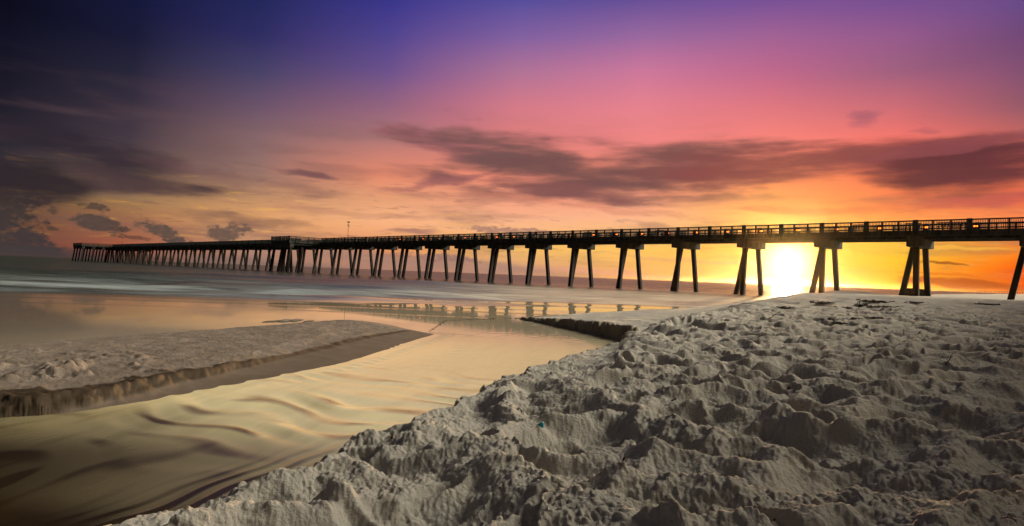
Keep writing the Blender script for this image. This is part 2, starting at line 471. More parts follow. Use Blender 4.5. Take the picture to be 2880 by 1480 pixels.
# ------------------------------------------------------------------ materials
def mat(name):
    m = bpy.data.materials.new(name); m.use_nodes = True
    t = NT(m.node_tree); t.n.clear()
    out = t.new('ShaderNodeOutputMaterial'); b = t.new('ShaderNodeBsdfPrincipled')
    t.l.new(b.outputs[0], out.inputs[0])
    return m, t, b
def attr(t, name):
    nd = t.new('ShaderNodeAttribute', attribute_name=name); return E(t, nd.outputs['Fac'])
def pos(t):
    nd = t.new('ShaderNodeNewGeometry'); return E(t, nd.outputs['Position'])
def bump(t, h, strength, dist, base=None):
    nd = t.new('ShaderNodeBump'); t.put(nd.inputs['Height'], h); t.put(nd.inputs['Strength'], strength); nd.inputs['Distance'].default_value = dist
    if base: t.l.new(base, nd.inputs['Normal'])
    return nd.outputs[0]
def sand_mat(name, dry, dry2, wet_shade_c):
    m, t, b = mat(name)
    p = pos(t)
    n1 = t.noise(p, 2.2, 5., .6); n2 = t.noise(p, 55., 4., .6); n3 = t.noise(p, 320., 3., .6)
    wet = attr(t, 'wet')
    c = t.mix(t.sm(n1, .35, .7), dry, dry2)
    c = t.mix(t.sm(n2, .38, .62) * .22, c, tuple(v * .62 for v in dry))
    c = t.mix(t.sm(n3, .62, .74) * .5, c, tuple(v * .45 for v in dry))     # dark grains
    c = t.mix(wet, c, wet_shade_c)
    t.put(b.inputs['Base Color'], c)
    t.put(b.inputs['Roughness'], .92 - wet * .22)
    t.put(b.inputs['Specular IOR Level'], wet * .10 + .05)
    dry_ = 1. - wet * .95
    nn = bump(t, n2, dry_ * .8, .016)
    nn = bump(t, n3, dry_ * .7, .006, nn)
    t.l.new(nn, b.inputs['Normal'])
    return m
M_SAND = sand_mat('white_sand', (.44, .40, .33), (.39, .36, .31), (.165, .135, .082))
M_BAR = sand_mat('bar_sand', (.175, .137, .105), (.225, .183, .148), (.038, .024, .012))  # last colour: wet slope and painted shade of the scarp face

# ------------------------------------------------------------------ beach (right), fine polar sheet
def polar(y0, y1, step, umin, umax, cols_):
    if isinstance(step, tuple):
        ym, s1, s2 = step
        Yr = np.concatenate([np.exp(np.arange(math.log(y0), math.log(ym), s1)), np.exp(np.arange(math.log(ym), math.log(y1), s2))])
    else:
        n = int(math.log(y1 / y0) / step)
        Yr = y0 * np.exp(np.arange(n + 1) * (math.log(y1 / y0) / n))
    U = np.linspace(umin, umax, cols_)
    U2, Y2 = np.meshgrid(U, Yr)
    return U2 * Y2, Y2, U2
HEAP = ground(2345, 838, .35)
def full_height(X, Y, cell):
    z, lump, edge = beach_height(X, Y)
    sel = edge > -.6
    h = np.zeros_like(z)
    h[sel] = lumps(X[sel], Y[sel], cell[sel])
    h = h * (1 - .45 * sst(Y, 30, 60))
    fine = np.zeros_like(z)
    fine[sel] = (.018 * perlin(X[sel] * 4.5, Y[sel] * 4.5, 71) + .014 * np.abs(perlin(X[sel] * 11, Y[sel] * 11, 72)) + .008 * perlin(X[sel] * 40, Y[sel] * 40, 73))
    inn = sst(edge, 0., .25)
    z = z + h * lump * inn + fine * inn * (1 - .7 * sst(Y, 12, 20))
    gx, gy = HEAP      # heap of sand at the foot of the second bent
    z = z + .42 * np.exp(-(((X - gx) / 2.3) ** 2 + ((Y - gy) / 1.6) ** 2)) + .16 * np.exp(-(((X - gx - 3) / 2.0) ** 2 + ((Y - gy + 1) / 1.5) ** 2))
    return z, edge
X, Y, U = polar(1.5, 260., (9., .0023, .0050), -.75, 1.28, 1700)
cell = Y * np.where(Y < 9, .0019, .004)
z, edge = full_height(X, Y, cell)
wet = np.clip(1 - z / .05, 0, 1) * (edge > -1)
wet = np.where(edge < .12, wet, 0) + np.where((Y > 15) & (z < .09), sst(.09 - z, 0, .05), 0)
rgh_ = sst(perlin(X * 1.1, Y * 1.3, 60) + .3 * perlin(X * 4, Y * 4, 61), -.25, .3) * sst(edge, -.05, .1)
def fd(l): return np.clip((l / cell - 2) / 2.5, 0, 1) * sst(edge, -.1, .08)
keepm = (z > -.25)
mk = keepm & (Y < 32)
fz = (1 - sst(edge, .2, .4)) * sst(Y, 12.5, 14) * (Y < 21.4) * (X < 3.4) * sst(edge, -.08, .05)
X, Y, z = clods(X, Y, z, mk, [(3.2, .10 * fz), (7., .06 * fz), (8., .026 * rgh_ * fd(.12)), (17., .020 * (.15 + .85 * rgh_) * fd(.06)), (36., .0135 * (.35 + .65 * rgh_) * fd(.028)), (75., .008 * fd(.0135))], 500)
face = (1 - sst(edge + .05 * perlin(X * 6, Y * 6, 81), .17, .27)) * sst(Y, 12.5, 13.5) * (z < .6) * (Y < 21.6) * sst(3.2 - X, 0, .3)
o = grid_mesh('beach', X, Y, z, keepm, M_SAND, {'wet': np.clip(np.maximum(wet, face * .9), 0, 1)})
tag(o, kind='structure')

# ------------------------------------------------------------------ sandbar (left)
X, Y, U = polar(4.2, 24., .0036, -1.25, -.05, 900)
jx = X + .12 * perlin(X * 1.3, Y * 1.3, 105) + .02 * perlin(X * 9, Y * 9, 106); jy = Y + .08 * perlin(X * 1.3, Y * 1.3, 108) + .02 * perlin(X * 9, Y * 9, 109)
jt = sst(X, -4.2, -3.4)
jx = X + (jx - X) * (1 - .8 * jt); jy = Y + (jy - Y) * (1 - .8 * jt)
ins = inside(jx, jy, BAR)
dn, _ = polydist(jx, jy, BAR_NEAR); df, _ = polydist(jx, jy, BAR_FAR)
w = .06 + .78 * sst(X, -4.35, -3.2) * (1 - .35 * sst(Y, 12, 16))       # width of the wet slope
w = w + .05 * perlin(X * 3, Y * 3, 120) + .07 * (.2 + .8 * (1 - jt)) * perlin(X * 6, Y * 6, 121)
stp = .17 - .125 * sst(X, -4.6, -3.5)
stp = stp * (1 + .5 * perlin(X * 2.5, Y * 2.5, 126))
stp = stp * (1 - sst(Y, 12.5, 15.))
zn = .075 * np.clip(dn / np.maximum(w, .02), 0, 1) ** 1.2 + stp * sst(dn - w, -.06, np.maximum(.12, .30 * (1 - jt))) + .035 * (1 - np.exp(-np.maximum(dn - w, 0) / 1.2))
zf = .16 * (1 - np.exp(-df / .9)) + .004
zb = np.minimum(zn, zf)
rough = sst(dn - w, .02, .2) * sst(df, .05, .5)
clump = np.maximum(sst(-((X + 5.2) / 1.25) ** 2 - ((Y - 7.2) / 1.0) ** 2, -1.2, -.1), sst(-((X + 6.2) / 2.2) ** 2 - ((Y - 9.1 - .1 * X) / .7) ** 2, -1.2, -.1) * .5)
clump = clump * sst(perlin(X * 1.6, Y * 1.6, 130), -.25, .2)
hh = .010 * perlin(X * 3, Y * 3, 111) + .012 * np.clip(perlin(X * 6.5, Y * 9, 112), 0, 1) + .004 * perlin(X * 21, Y * 24, 113)
hh += clump * .085 * (ridged(X * 1.9, Y * 2.4, 115, 3) - .25)
zb = np.where(ins, zb + hh * rough, -np.minimum(np.minimum(dn, df) * .5, .4))
for px_, py_, w_, h_ in ((803, 903, .16, .055), (832, 902, .14, .05), (776, 904, .13, .03), (757, 905, .2, .02), (868, 904, .16, .02), (950, 905, .15, .02)):
    lx_, ly_ = ground(px_, py_)
    zb = np.maximum(zb, -.03 + (h_ + .03) * np.exp(-((X - lx_) / w_) ** 2 - ((Y - ly_) / .5) ** 2))
wet_shade_b = np.clip(1 - sst(dn - w + .03 * perlin(X * 9, Y * 9, 140) - .30 * (1 - jt), .05, .13), 0, 1) + np.clip(1 - zb / .03, 0, 1)
kb = zb > -.12
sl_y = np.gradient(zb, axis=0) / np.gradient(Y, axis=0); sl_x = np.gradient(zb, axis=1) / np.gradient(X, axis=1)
steep = sst(np.hypot(sl_x, sl_y), .22, .5) * (dn - w < .6) * ins * (1 - .6 * jt)  # scarp face darkened: its shade is painted through the wet colour
wet_shade_b = np.maximum(wet_shade_b, steep)
edge_ = np.clip(1 - np.abs(dn - w) / .3, 0, 1) * (1 - .75 * jt); up_ = sst(dn - w, -.12, .0) * ins
cb = np.maximum(Y * .0038, .001)
def fb(l): return np.clip((l / cb - 2) / 2.5, 0, 1) * up_
X, Y, zb = clods(X, Y, zb, kb, [(7., (.09 * clump + .06 * edge_) * fb(.14)), (15., (.012 + .06 * clump + .05 * edge_) * fb(.065)), (33., (.008 + .03 * clump + .025 * edge_) * fb(.03))], 540)
o = grid_mesh('sandbar', X, Y, zb, kb, M_BAR, {'wet': np.clip(wet_shade_b, 0, 1) * (.97 - .42 * sst(w - dn, .0, .10))})
tag(o, kind='structure')

# ------------------------------------------------------------------ ground sheet under and behind everything
gx_ = np.concatenate([-np.geomspace(6000, 60, 20), np.linspace(-50, 120, 120), np.geomspace(130, 6000, 20)])
gy_ = np.concatenate([-np.geomspace(6000, 60, 20), np.linspace(-50, 160, 140), np.geomspace(170, 6000, 20)])
X, Y = np.meshgrid(gx_, gy_)
z, l_, e_ = beach_height(X, Y)
front = (Y > 1.6) & (np.abs(X / np.maximum(Y, .1) - .26) < .98) & (Y < 250)
z = np.where(e_ > 0, z - np.where(front, .5, .03), np.minimum(z, -.6))
z = np.where((np.hypot(X, Y) < 2.2), np.minimum(z, .2), z)
o = grid_mesh('ground', X, Y, z, None, M_SAND, {'wet': np.zeros_like(z)})
tag(o, kind='structure')

# dune added out of frame to the right, shaped to shade the sand
yy_ = np.linspace(-30, 50, 180); tt_ = np.linspace(0, 1, 60)
TT, YY = np.meshgrid(tt_, yy_)
Hd = 4.8 + .27 * np.clip(YY, 0, 60)
Wd = 2.0 + Hd * 1.8
XX = np.abs(YY) * .97 * (YY > 0) + 1.4 + TT * Wd
prof = sst(TT, 0, .24) * (1 - .35 * sst(TT, .6, 1))
ZZ = .3 + Hd * prof * (1 + .16 * fbm(XX * .25, YY * .25, 400)) + .12 * ridged(XX * 1.1, YY * 1.1, 402) * sst(TT, 0, .2)
ZZ[:, 0] = -.3; ZZ[:, -1] = 0.; ZZ[0] = 0; ZZ[-1] = 0
o = grid_mesh('shade_ridge', XX, YY, ZZ, None, M_SAND, {'wet': np.zeros_like(XX)})
tag(o, kind='structure')

# ------------------------------------------------------------------ water
def water_mat(name, deep, sandy):
    m, t, b = mat(name)
    nd = t.new('ShaderNodeNewGeometry'); p = E(t, nd.outputs['Position'])
    s = t.new('ShaderNodeSeparateXYZ'); t.put(s.inputs[0], p)
    x, y = E(t, s.outputs[0]), E(t, s.outputs[1])
    foam = attr(t, 'foam'); ro = attr(t, 'rough')
    far = t.sm(y, 40., 220.)
    nA = t.noise(t.xyz(x * .35, y * 1.3, 0.), 1., 5., .6, .3)
    nB = t.noise(t.xyz(x * 1.6, y * 5.5, 0.), 1., 4., .6, .2)
    nC = t.noise(t.xyz(x * .04, y * .16, 4.), 1., 5., .62, .2)
    nF = t.noise(t.xyz(x * .22, y * 1.1, 9.), 1., 5., .65, .5)
    c = t.mix(t.sm(nA, .35, .7), deep, tuple(v * 1.5 for v in deep))
    c = t.mix(t.sm(ro, .35, .0), c, t.mix(t.sm(x, -13., -3.), (.17, .135, .09), sandy))  # frame-edge darkening painted into the water colour towards the left
    fm = t.m('MULTIPLY', foam, t.sm(nF, .28, .62, .25, 1.), clamp=True)
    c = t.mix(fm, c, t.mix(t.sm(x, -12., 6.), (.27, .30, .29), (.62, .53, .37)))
    t.put(b.inputs['Base Color'], c)
    b.inputs['IOR'].default_value = 1.333
    t.put(b.inputs['Roughness'], ro * .26 + .03 + fm * .35)
    t.put(b.inputs['Specular IOR Level'], .5 - ro * .30)
    n = bump(t, nB, ro * .35, .015)
    n = bump(t, nA, ro * .7, .09, n)
    n = bump(t, nC, t.sm(y, 30., 120.) * ro * .9, .55, n)
    t.l.new(n, b.inputs['Normal'])
    return m
M_SEA = water_mat('sea_water', (.026, .031, .022), (.44, .37, .25))
def creek_mat():
    m, t, b = mat('creek_water')
    sh = attr(t, 'shallow_sheen')
    nd = t.new('ShaderNodeNewGeometry'); p = E(t, nd.outputs['Position'])
    s = t.new('ShaderNodeSeparateXYZ'); t.put(s.inputs[0], p)
    x, y = E(t, s.outputs[0]), E(t, s.outputs[1])
    f = x * .26 + y * .966; g = x * .966 - y * .26     # along and across the flow
    nA = t.noise(t.xyz(f * .5, g * 2.2, 0.), 1., 4., .6, .4)
    nB = t.noise(t.xyz(f * 2.2, g * 12., 0.), 1., 4., .6, .2)
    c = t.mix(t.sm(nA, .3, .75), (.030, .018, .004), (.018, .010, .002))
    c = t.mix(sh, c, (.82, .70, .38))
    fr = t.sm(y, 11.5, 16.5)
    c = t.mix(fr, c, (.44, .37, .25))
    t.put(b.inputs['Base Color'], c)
    t.put(b.inputs['IOR'], 1.33 + fr * .01)
    t.put(b.inputs['Roughness'], .14 - fr * .10)
    n = bump(t, nB, .42 - fr * .35, .008)
    n = bump(t, nA, .3 - fr * .27, .03, n)
    t.l.new(n, b.inputs['Normal'])
    return m
M_CREEK = creek_mat()
C1, C2 = ground(1440, 895), ground(1070, 908)
def in_creek(x, y):
    d = (C2[0] - C1[0]) * (y - C1[1]) - (C2[1] - C1[1]) * (x - C1[0])
    near = (y < C2[1] + (x - C2[0]) * (C1[1] - C2[1]) / (C1[0] - C2[0]))
    lft = polydist(x, y, BAR_NEAR)[0] <= polydist(x, y, BAR_FAR)[0]
    return near & (lft | (x > -2.0))
X, Y, U = polar(2.0, 6000., .011, -1.6, 1.3, 620)
ck = in_creek(X, Y)
cellY = Y * .011
def wfade(l): return np.clip((l / cellY - 2.5) / 3, 0, 1)
# sea swell: soft long breakers rolling in
ys = Y + 1.2 * perlin(X * .05, Y * .05, 201) + .5 * perlin(X * .16, Y * .12, 202) - .12 * X
amp = sst(Y, 24, 34) * (1 - .75 * sst(Y, 70, 160))
def crest(yc, w_, a, xr=None):
    k = a * np.exp(-((ys - yc) / w_) ** 2)
    if xr: k = k * sst(-X, xr[0], xr[1])
    return k
zsea = crest(31, 1.1, .16) + crest(37.5, 1.6, .30) + crest(46, 2.0, .42, (-14, 12)) + crest(57, 3.0, .40, (-12, 20)) + crest(72, 4., .42)
zsea *= (.7 + .5 * perlin(X * .07, Y * .02, 210))
zsea += amp * .10 * perlin(X * .18, ys * .35, 205) * wfade(3.) + amp * .05 * perlin(X * .35, ys * .8, 206) * wfade(1.3)
zsea *= sst(Y, 20, 27) * (1 - sst(X, -10, 8) * .93 * (1 - sst(Y, 70, 120)))
foam = np.exp(-((ys - 29.6) / 1.3) ** 2) * .6 + np.exp(-((ys - 36.0) / 1.9) ** 2) * 1.0 + np.exp(-((ys - 43.5) / 1.7) ** 2) * .6 * sst(-X, -14, 8) + np.exp(-((ys - 53) / 2.2) ** 2) * .35 * sst(-X, -6, 25)
foam *= .75 + 1.0 * perlin(X * .12, ys * .3, 211) + .5 * perlin(X * .5, ys * 1.4, 212)
yb_ = 9. * sst(X, -12, -2)
milk = (1 - sst(X, 20, 40)) * sst(Y - yb_ + 2.5 * perlin(X * .12, Y * .22, 218), 24, 31) * (1 - sst(Y, 60, 110)) * sst(X, -20, 4) * .75 * (1 + .5 * perlin(X * .1, ys * .5, 216))
foam = foam * (1 - .9 * sst(X, -12, -4) * (1 - sst(Y, 32, 38)))
foam = np.clip(foam * (.45 + .55 * sst(X, -60, -18)) * (1 - sst(X, 4, 20) * .7) + milk, 0, 1)
rgh = sst(Y - yb_ + 1.5 * perlin(X * .08, Y * .15, 215), 22.5, 31) * .85 + .15 * sst(Y, 60, 200)
wash = .35 * np.exp(-((ys - 24.3) / .35) ** 2) + .22 * np.exp(-((ys - 21.2) / .25) ** 2)
rgh = rgh * (1 - .30 * sst(X, -9, 12) * (1 - sst(Y, 60, 140)))
rgh = np.clip(rgh + wash * .7, 0, 1); foam = np.clip(foam + wash * .25, 0, 1)
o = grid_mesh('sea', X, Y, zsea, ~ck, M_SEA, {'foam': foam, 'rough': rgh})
tag(o, kind='structure')
X, Y, U = polar(1.0, 23., .005, -1.7, .35, 760)
ck = in_creek(X, Y)
f = X * .26 + Y * .966; g = X * .966 - Y * .26
cX = f + .35 * perlin(X * .9, Y * .9, 301) + .16 * g
pm = sst(Y, 4.2, 5.2) * np.exp(-(((X + 1.6) / 1.9) ** 2 + ((Y - 6.8) / 2.0) ** 2)) * (.55 + 1.1 * np.clip(perlin(X * 1.1 + 5, Y * 1.1, 303), -.4, 1))
zc = .017 * pm * np.sin(cX * 2 * math.pi / .50)
bank, _ = polydist(X, Y, CREEK)
rp = np.exp(-((bank - .55) / .35) ** 2) * sst(6.2 - Y, 0, 2)
zc += .008 * rp * np.sin((bank + .06 * perlin(X * 2, Y * 2, 305)) * 2 * math.pi / .15)
bnn, _ = polydist(X, Y, BAR_NEAR)
zc += .006 * np.exp(-((bnn - .35) / .12) ** 2) * np.sin(f * 2 * math.pi / .28 + 3 * g) * sst(Y, 7, 9)
zc += .003 * np.clip(perlin(X * 1.6, Y * 1.1, 307), 0, 1) * sst(Y, 9, 12) * (1 - sst(Y, 14, 17)) * np.sin(cX * 2 * math.pi / .4)
sheen = sst(Y + .5 * X + .5 * perlin(X * .5, Y * .9, 320), 2.3, 6.0)  # pale tone: shallows plus sky reflection put into the colour
st_ = np.clip(np.sin(cX * 2 * math.pi / .50 - .9), 0, 1) * np.clip(pm * 1.6, 0, 1) * sst(perlin(g * 1.1, f * 1.7, 332), -.4, .05)  # ripple bands without sky reflection, painted as darker colour
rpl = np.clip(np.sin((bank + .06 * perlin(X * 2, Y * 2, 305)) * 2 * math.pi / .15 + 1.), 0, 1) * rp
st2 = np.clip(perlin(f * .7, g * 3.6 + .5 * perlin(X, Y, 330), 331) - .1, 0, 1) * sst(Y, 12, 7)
sheen = np.clip(sheen - .70 * st_ - .28 * rpl - .18 * st2 * sst(Y, 3.2, 4.5), 0, 1)
o = grid_mesh('creek', X, Y, zc, ck, M_CREEK, {'shallow_sheen': sheen})
tag(o, kind='structure')

# ------------------------------------------------------------------ pier
def simple(name, c1, c2, rough=.85, sc=3., stretch=(1, 1, 1), bumpd=.01):
    m, t, b = mat(name)
    nd = t.new('ShaderNodeTexCoord'); mp = t.new('ShaderNodeMapping'); t.l.new(nd.outputs['Object'], mp.inputs[0])
    mp.inputs['Scale'].default_value = stretch
    v = E(t, mp.outputs[0])
    n1 = t.noise(v, sc, 5., .65); n2 = t.noise(v, sc * 7, 3., .6)
    c = t.mix(t.sm(n1, .35, .68), c1, c2)
    c = t.mix(t.sm(n2, .5, .7) * .4, c, tuple(v_ * .5 for v_ in c1))
    t.put(b.inputs['Base Color'], c); b.inputs['Roughness'].default_value = rough
    b.inputs['Specular IOR Level'].default_value = .25
    t.l.new(bump(t, n2, .5, bumpd), b.inputs['Normal'])
    return m
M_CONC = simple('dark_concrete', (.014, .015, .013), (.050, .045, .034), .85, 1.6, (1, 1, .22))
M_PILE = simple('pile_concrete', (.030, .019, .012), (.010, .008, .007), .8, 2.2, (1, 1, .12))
M_RAIL = simple('rail_timber', (.014, .016, .014), (.022, .023, .019), .8, 4.)
M_METAL = simple('dull_metal', (.05, .05, .05), (.08, .08, .08), .5, 6.)
m, t, b = mat('amber_glow'); b.inputs['Base Color'].default_value = (.9, .3, .05, 1)
b.inputs['Emission Color'].default_value = (1., .17, .02, 1); b.inputs['Emission Strength'].default_value = 6.
M_AMBER = m

class MB:
    def __init__(s): s.v = []; s.f = []
    def box(s, x0, x1, y0, y1, z0, z1):
        b = len(s.v)
        s.v += [(x, y, z) for z in (z0, z1) for (x, y) in ((x0, y0), (x1, y0), (x1, y1), (x0, y1))]
        s.f += [tuple(b + i for i in f) for f in ((3, 2, 1, 0), (4, 5, 6, 7), (0, 1, 5, 4), (1, 2, 6, 5), (2, 3, 7, 6), (3, 0, 4, 7))]
        return s
    def bar(s, a, b_, w0, w1=None, n=4, rot=math.pi / 4):
        """tapered prism from a to b (radius)"""
        w1 = w0 if w1 is None else w1
        a = Vector(a); c = Vector(b_); d = (c - a).normalized()
        up = Vector((0, 0, 1)) if abs(d.z) < .9 else Vector((1, 0, 0))
        e1 = (up - d * up.dot(d)).normalized(); e2 = d.cross(e1)
        k = len(s.v)
        for p, r in ((a, w0), (c, w1)):
            for i in range(n):
                t_ = rot + 2 * math.pi * i / n
                s.v.append(tuple(p + (e1 * math.cos(t_) + e2 * math.sin(t_)) * r))
        for i in range(n):
            j = (i + 1) % n
            s.f.append((k + i, k + j, k + n + j, k + n + i))
        s.f.append(tuple(k + i for i in reversed(range(n)))); s.f.append(tuple(k + n + i for i in range(n)))
        return s
    def build(s, name, m_, parent=None, smooth=False, bev=0.):
        o_ = add_mesh(name, s.v, s.f, m_, parent, smooth)
        if bev:
            md = o_.modifiers.new('bevel', 'BEVEL'); md.width = bev; md.segments = 1; md.limit_method = 'ANGLE'
        return o_
def empty(name, loc, rz=0.):
    o_ = bpy.data.objects.new(name, None); COL.objects.link(o_); o_.location = loc; o_.rotation_euler = (0, 0, rz); o_.empty_display_size = .3
    return o_
def cp(o_, parent=None):
    c = o_.copy(); COL.objects.link(c); c.parent = parent
    for ch in list(o_.children): cp(ch, c)
    return c
SPAN = 9.417; P0 = (49.44, 59.48); PROT = math.radians(134.96)
WID = 4.7                                    # deck width; local x = out to sea, local y = towards the viewer's side
def pw(n, q, z):
    """pier coordinates -> world; q grows away from the viewer"""
    c, s_ = math.cos(PROT), math.sin(PROT)
    lx, ly = n * SPAN, -q
    return (P0[0] + lx * c - ly * s_, P0[1] + lx * s_ + ly * c, z)
pier = empty('pier', (P0[0], P0[1], 0), PROT)
tag(pier, 'long dark pier on battered concrete piles running out to sea', 'pier')
N0, N1 = -5, 38
# deck
mb = MB()
mb.box(N0 * SPAN, N1 * SPAN, -WID, 0, 7.45, 7.81)
mb.box(N0 * SPAN, N1 * SPAN, -.10, .04, 7.23, 7.45); mb.box(N0 * SPAN, N1 * SPAN, -WID - .04, -WID + .10, 7.23, 7.45)
mb.box(N0 * SPAN, N1 * SPAN, 0., .04, 7.45, 7.80); mb.box(N0 * SPAN, N1 * SPAN, -WID - .04, -WID, 7.45, 7.80)
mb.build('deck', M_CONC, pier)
# one railing section of one span
def railing_section(L, posts=True):
    r = MB()
    r.box(0, L, -.02, .13, 8.76, 8.89); r.box(0, L, .0, .08, 8.29, 8.41); r.box(0, L, .0, .08, 7.93, 8.03)
    nb = max(1, round(L / 1.57))
    for i in range(nb):
        x0 = i * L / nb; x1 = (i + 1) * L / nb
        if posts and i % 3: r.box(x0 - .08, x0 + .08, .04, .135, 7.24, 8.76)
        k = int((x1 - x0) / .135)
        for j in range(1, k):
            xx = x0 + (x1 - x0) * j / k
            r.box(xx - .024, xx + .024, .02, .06, 7.81, 8.76)
    return r
def pilaster():
    return MB().box(-.23, .23, .0, .19, 7.235, 8.93)
rs = railing_section(SPAN)
proto_n = rs.build('railing', M_RAIL, pier)
pi1 = pilaster().build('pilaster', M_CONC, proto_n, bev=.015); 
pi2 = pilaster().build('pilaster', M_CONC, proto_n, bev=.015); pi2.location = (SPAN / 2, 0, 0)
proto_n.location = (N0 * SPAN, -.09, 0)
def rail_at(x, y, rz, proto=None):
    c = cp(proto or proto_n, pier); c.location = (x, y, 0); c.rotation_euler = (0, 0, rz); return c
BUMP = (14.75, 15.85); 
for n in range(N0, N1):
    if n != N0 and n not in (14, 15) and n < 37: rail_at(n * SPAN, -.09, 0)
for n in range(N0 + 1, N1 + 1):
    if n < 38: rail_at(n * SPAN, -WID + .09, math.pi)
for k, (a, b_) in enumerate(((14., 14.75), (15.85, 16.))):
    L = (b_ - a) * SPAN
    c = railing_section(L).build('railing', M_RAIL, pier); c.location = (a * SPAN, -.09, 0)
    if k == 0:
        p_ = pilaster().build('pilaster', M_CONC, c); p_.location = (.2, 0, 0); p_ = pilaster().build('pilaster', M_CONC, c); p_.location = (SPAN / 2, 0, 0)
# girders, one set per span
gm = MB()
for y in (-.55, -WID / 2, -WID + .55): gm.box(.78, SPAN - .78, y - .17, y + .17, 6.87, 7.23)
for y in (-.55, -WID + .55): gm.box(.78, SPAN - .78, y - .26, y + .26, 6.87, 6.95)
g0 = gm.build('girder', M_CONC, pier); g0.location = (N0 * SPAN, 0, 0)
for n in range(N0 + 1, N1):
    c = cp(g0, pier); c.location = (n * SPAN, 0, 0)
# bents: cap with three battered piles
def pile_mesh(a, b_, r=.37):
    return MB().bar(a, b_, r, r, 4)
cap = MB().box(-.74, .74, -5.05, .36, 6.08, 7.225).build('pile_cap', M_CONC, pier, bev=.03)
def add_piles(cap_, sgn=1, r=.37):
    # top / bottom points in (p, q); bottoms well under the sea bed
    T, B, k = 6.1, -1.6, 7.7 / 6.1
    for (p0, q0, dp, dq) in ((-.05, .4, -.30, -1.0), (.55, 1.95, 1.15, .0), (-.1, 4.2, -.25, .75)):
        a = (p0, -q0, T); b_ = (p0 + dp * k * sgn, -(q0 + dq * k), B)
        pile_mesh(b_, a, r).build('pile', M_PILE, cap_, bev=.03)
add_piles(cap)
cap.location = (N0 * SPAN, 0, 0)
for n in range(N0 + 1, N1 + 1):
    c = cp(cap, pier); c.location = (n * SPAN, 0, 0)
# side platform half way out
bx0, bx1, by = BUMP[0] * SPAN, BUMP[1] * SPAN, 8.2
mb = MB(); mb.box(bx0, bx1, .05, by, 7.23, 7.812); mb.box(bx0 + .3, bx0 + .7, .1, by - .2, 6.75, 7.23); mb.box(bx1 - .7, bx1 - .3, .1, by - .2, 6.75, 7.23)
mb.box(bx0 + .1, bx1 - .1, by - 1.2, by - .2, 6.1, 7.2)
sp_ = mb.build('side_platform', M_CONC, pier)
for (L, x, y, rz) in ((by, bx0 + .02, .05, math.pi / 2), (bx1 - bx0, bx0, by - .05, 0.), (by, bx1 - .1, by, -math.pi / 2)):
    c = railing_section(L).build('railing', M_RAIL, sp_)
    c.location = (x, y, 0) if rz != -math.pi / 2 else (x, y, 0); c.rotation_euler = (0, 0, rz)
for xx in (bx0 + .25, (bx0 + bx1) / 2, bx1 - .25):
    c = pilaster().build('pilaster', M_CONC, sp_); c.location = (xx, by - .1, 0)
for (xx, yy, dp, dq) in ((bx0 + .6, by - .7, -.4, 1.0), (bx0 + .6, by - 3.6, 0., 0.9), (bx1 - .6, by - .7, .4, 1.0), (bx1 - .6, by - 3.6, 0., .9), ((bx0 + bx1) / 2, by - .7, 0, 1.2), ((bx0 + bx1) / 2 + .5, by - 3, 0, -.6)):
    pile_mesh((xx + dp, yy + dq, -1.6), (xx, yy, 6.2)).build('pile', M_PILE, sp_)
# cross-shaped end platform
ex0, ex1, ey0, ey1 = 36.7 * SPAN, 38.9 * SPAN, -17., 13.
mb = MB(); mb.box(ex0, ex1, ey0, ey1, 7.22, 7.815)
yy = ey0 + .8
while yy < ey1: mb.box(ex0 + .1, ex1 - .1, yy - .5, yy + .5, 6.1, 7.2); yy += 4.07
ep = mb.build('end_platform', M_CONC, pier)
for (L, x, y, rz) in ((ex1 - ex0, ex0, ey1 - .05, 0), (ex1 - ex0, ex1, ey0 + .05, math.pi), (ey1, ex0 + .02, 0., math.pi / 2), (ey1 - ey0, ex1 - .1, ey1, -math.pi / 2), (-ey0 - WID, ex0 + .02, ey0, math.pi / 2)):
    c = railing_section(L).build('railing', M_RAIL, ep); c.location = (x, y, 0); c.rotation_euler = (0, 0, rz)
i = 0
yy = ey0 + .8
while yy < ey1:
    for xx, dp in ((ex0 + .8, -.5), (ex0 + 7, .0), (ex0 + 13.5, 0.), (ex1 - .8, .6)):
        pile_mesh((xx + dp, yy + (.9 if yy > 0 else -.9), -1.6), (xx, yy, 6.2)).build('pile', M_PILE, ep); i += 1
    yy += 4.07

# ------------------------------------------------------------------ amber bollard lights behind the near railing
def n_at(px):
    """position along the pier (in spans) of a photo column, on the near railing"""
    u = ray(px, 650)[0]
    dX, dY = math.cos(PROT) * SPAN, math.sin(PROT) * SPAN
    return (u * P0[1] - P0[0]) / (dX - u * dY)
def bollard():
    r = empty('bollard_light', (0, 0, 0))
    MB().box(-.21, .21, -.17, .17, 0, .62).box(-.25, .25, -.2, .2, .62, .68).box(-.04, .04, -.1, .1, .48, .62).build('housing', M_METAL, r)
    MB().bar((-.09, .23, .34), (-.09, .175, .34), .075, .09, 10).bar((.09, .23, .34), (.09, .175, .34), .075, .09, 10).build('lamp', M_AMBER, r, True)
    return r
ORD = ['first', 'second', 'third', 'fourth', 'fifth', 'sixth', 'seventh', 'eighth', 'ninth', 'tenth', 'eleventh', 'twelfth', 'thirteenth',
       'fourteenth', 'fifteenth', 'sixteenth', 'seventeenth', 'eighteenth', 'nineteenth', 'twentieth', 'twenty-first']
LX = [2742, 2603, 2471, 2350, 2240, 2138, 2043.5, 1957, 1875.5, 1802.6, 1731, 1666, 1604.6, 1442, 1394, 1305, 1187, 1122, 834]
bl0 = bollard()
for i, px in enumerate(LX):
    r = bl0 if i == 0 else cp(bl0)
    n = n_at(px); q = .55
    if px == 834: n, q = 15.1, -7.6
    r.location = pw(n - .0, q, 7.812); r.rotation_euler = (0, 0, PROT)
    tag(r, 'amber bollard light behind the pier railing, %s glow counted from the landward end' % ORD[i], 'light', 'amber lights along the pier')
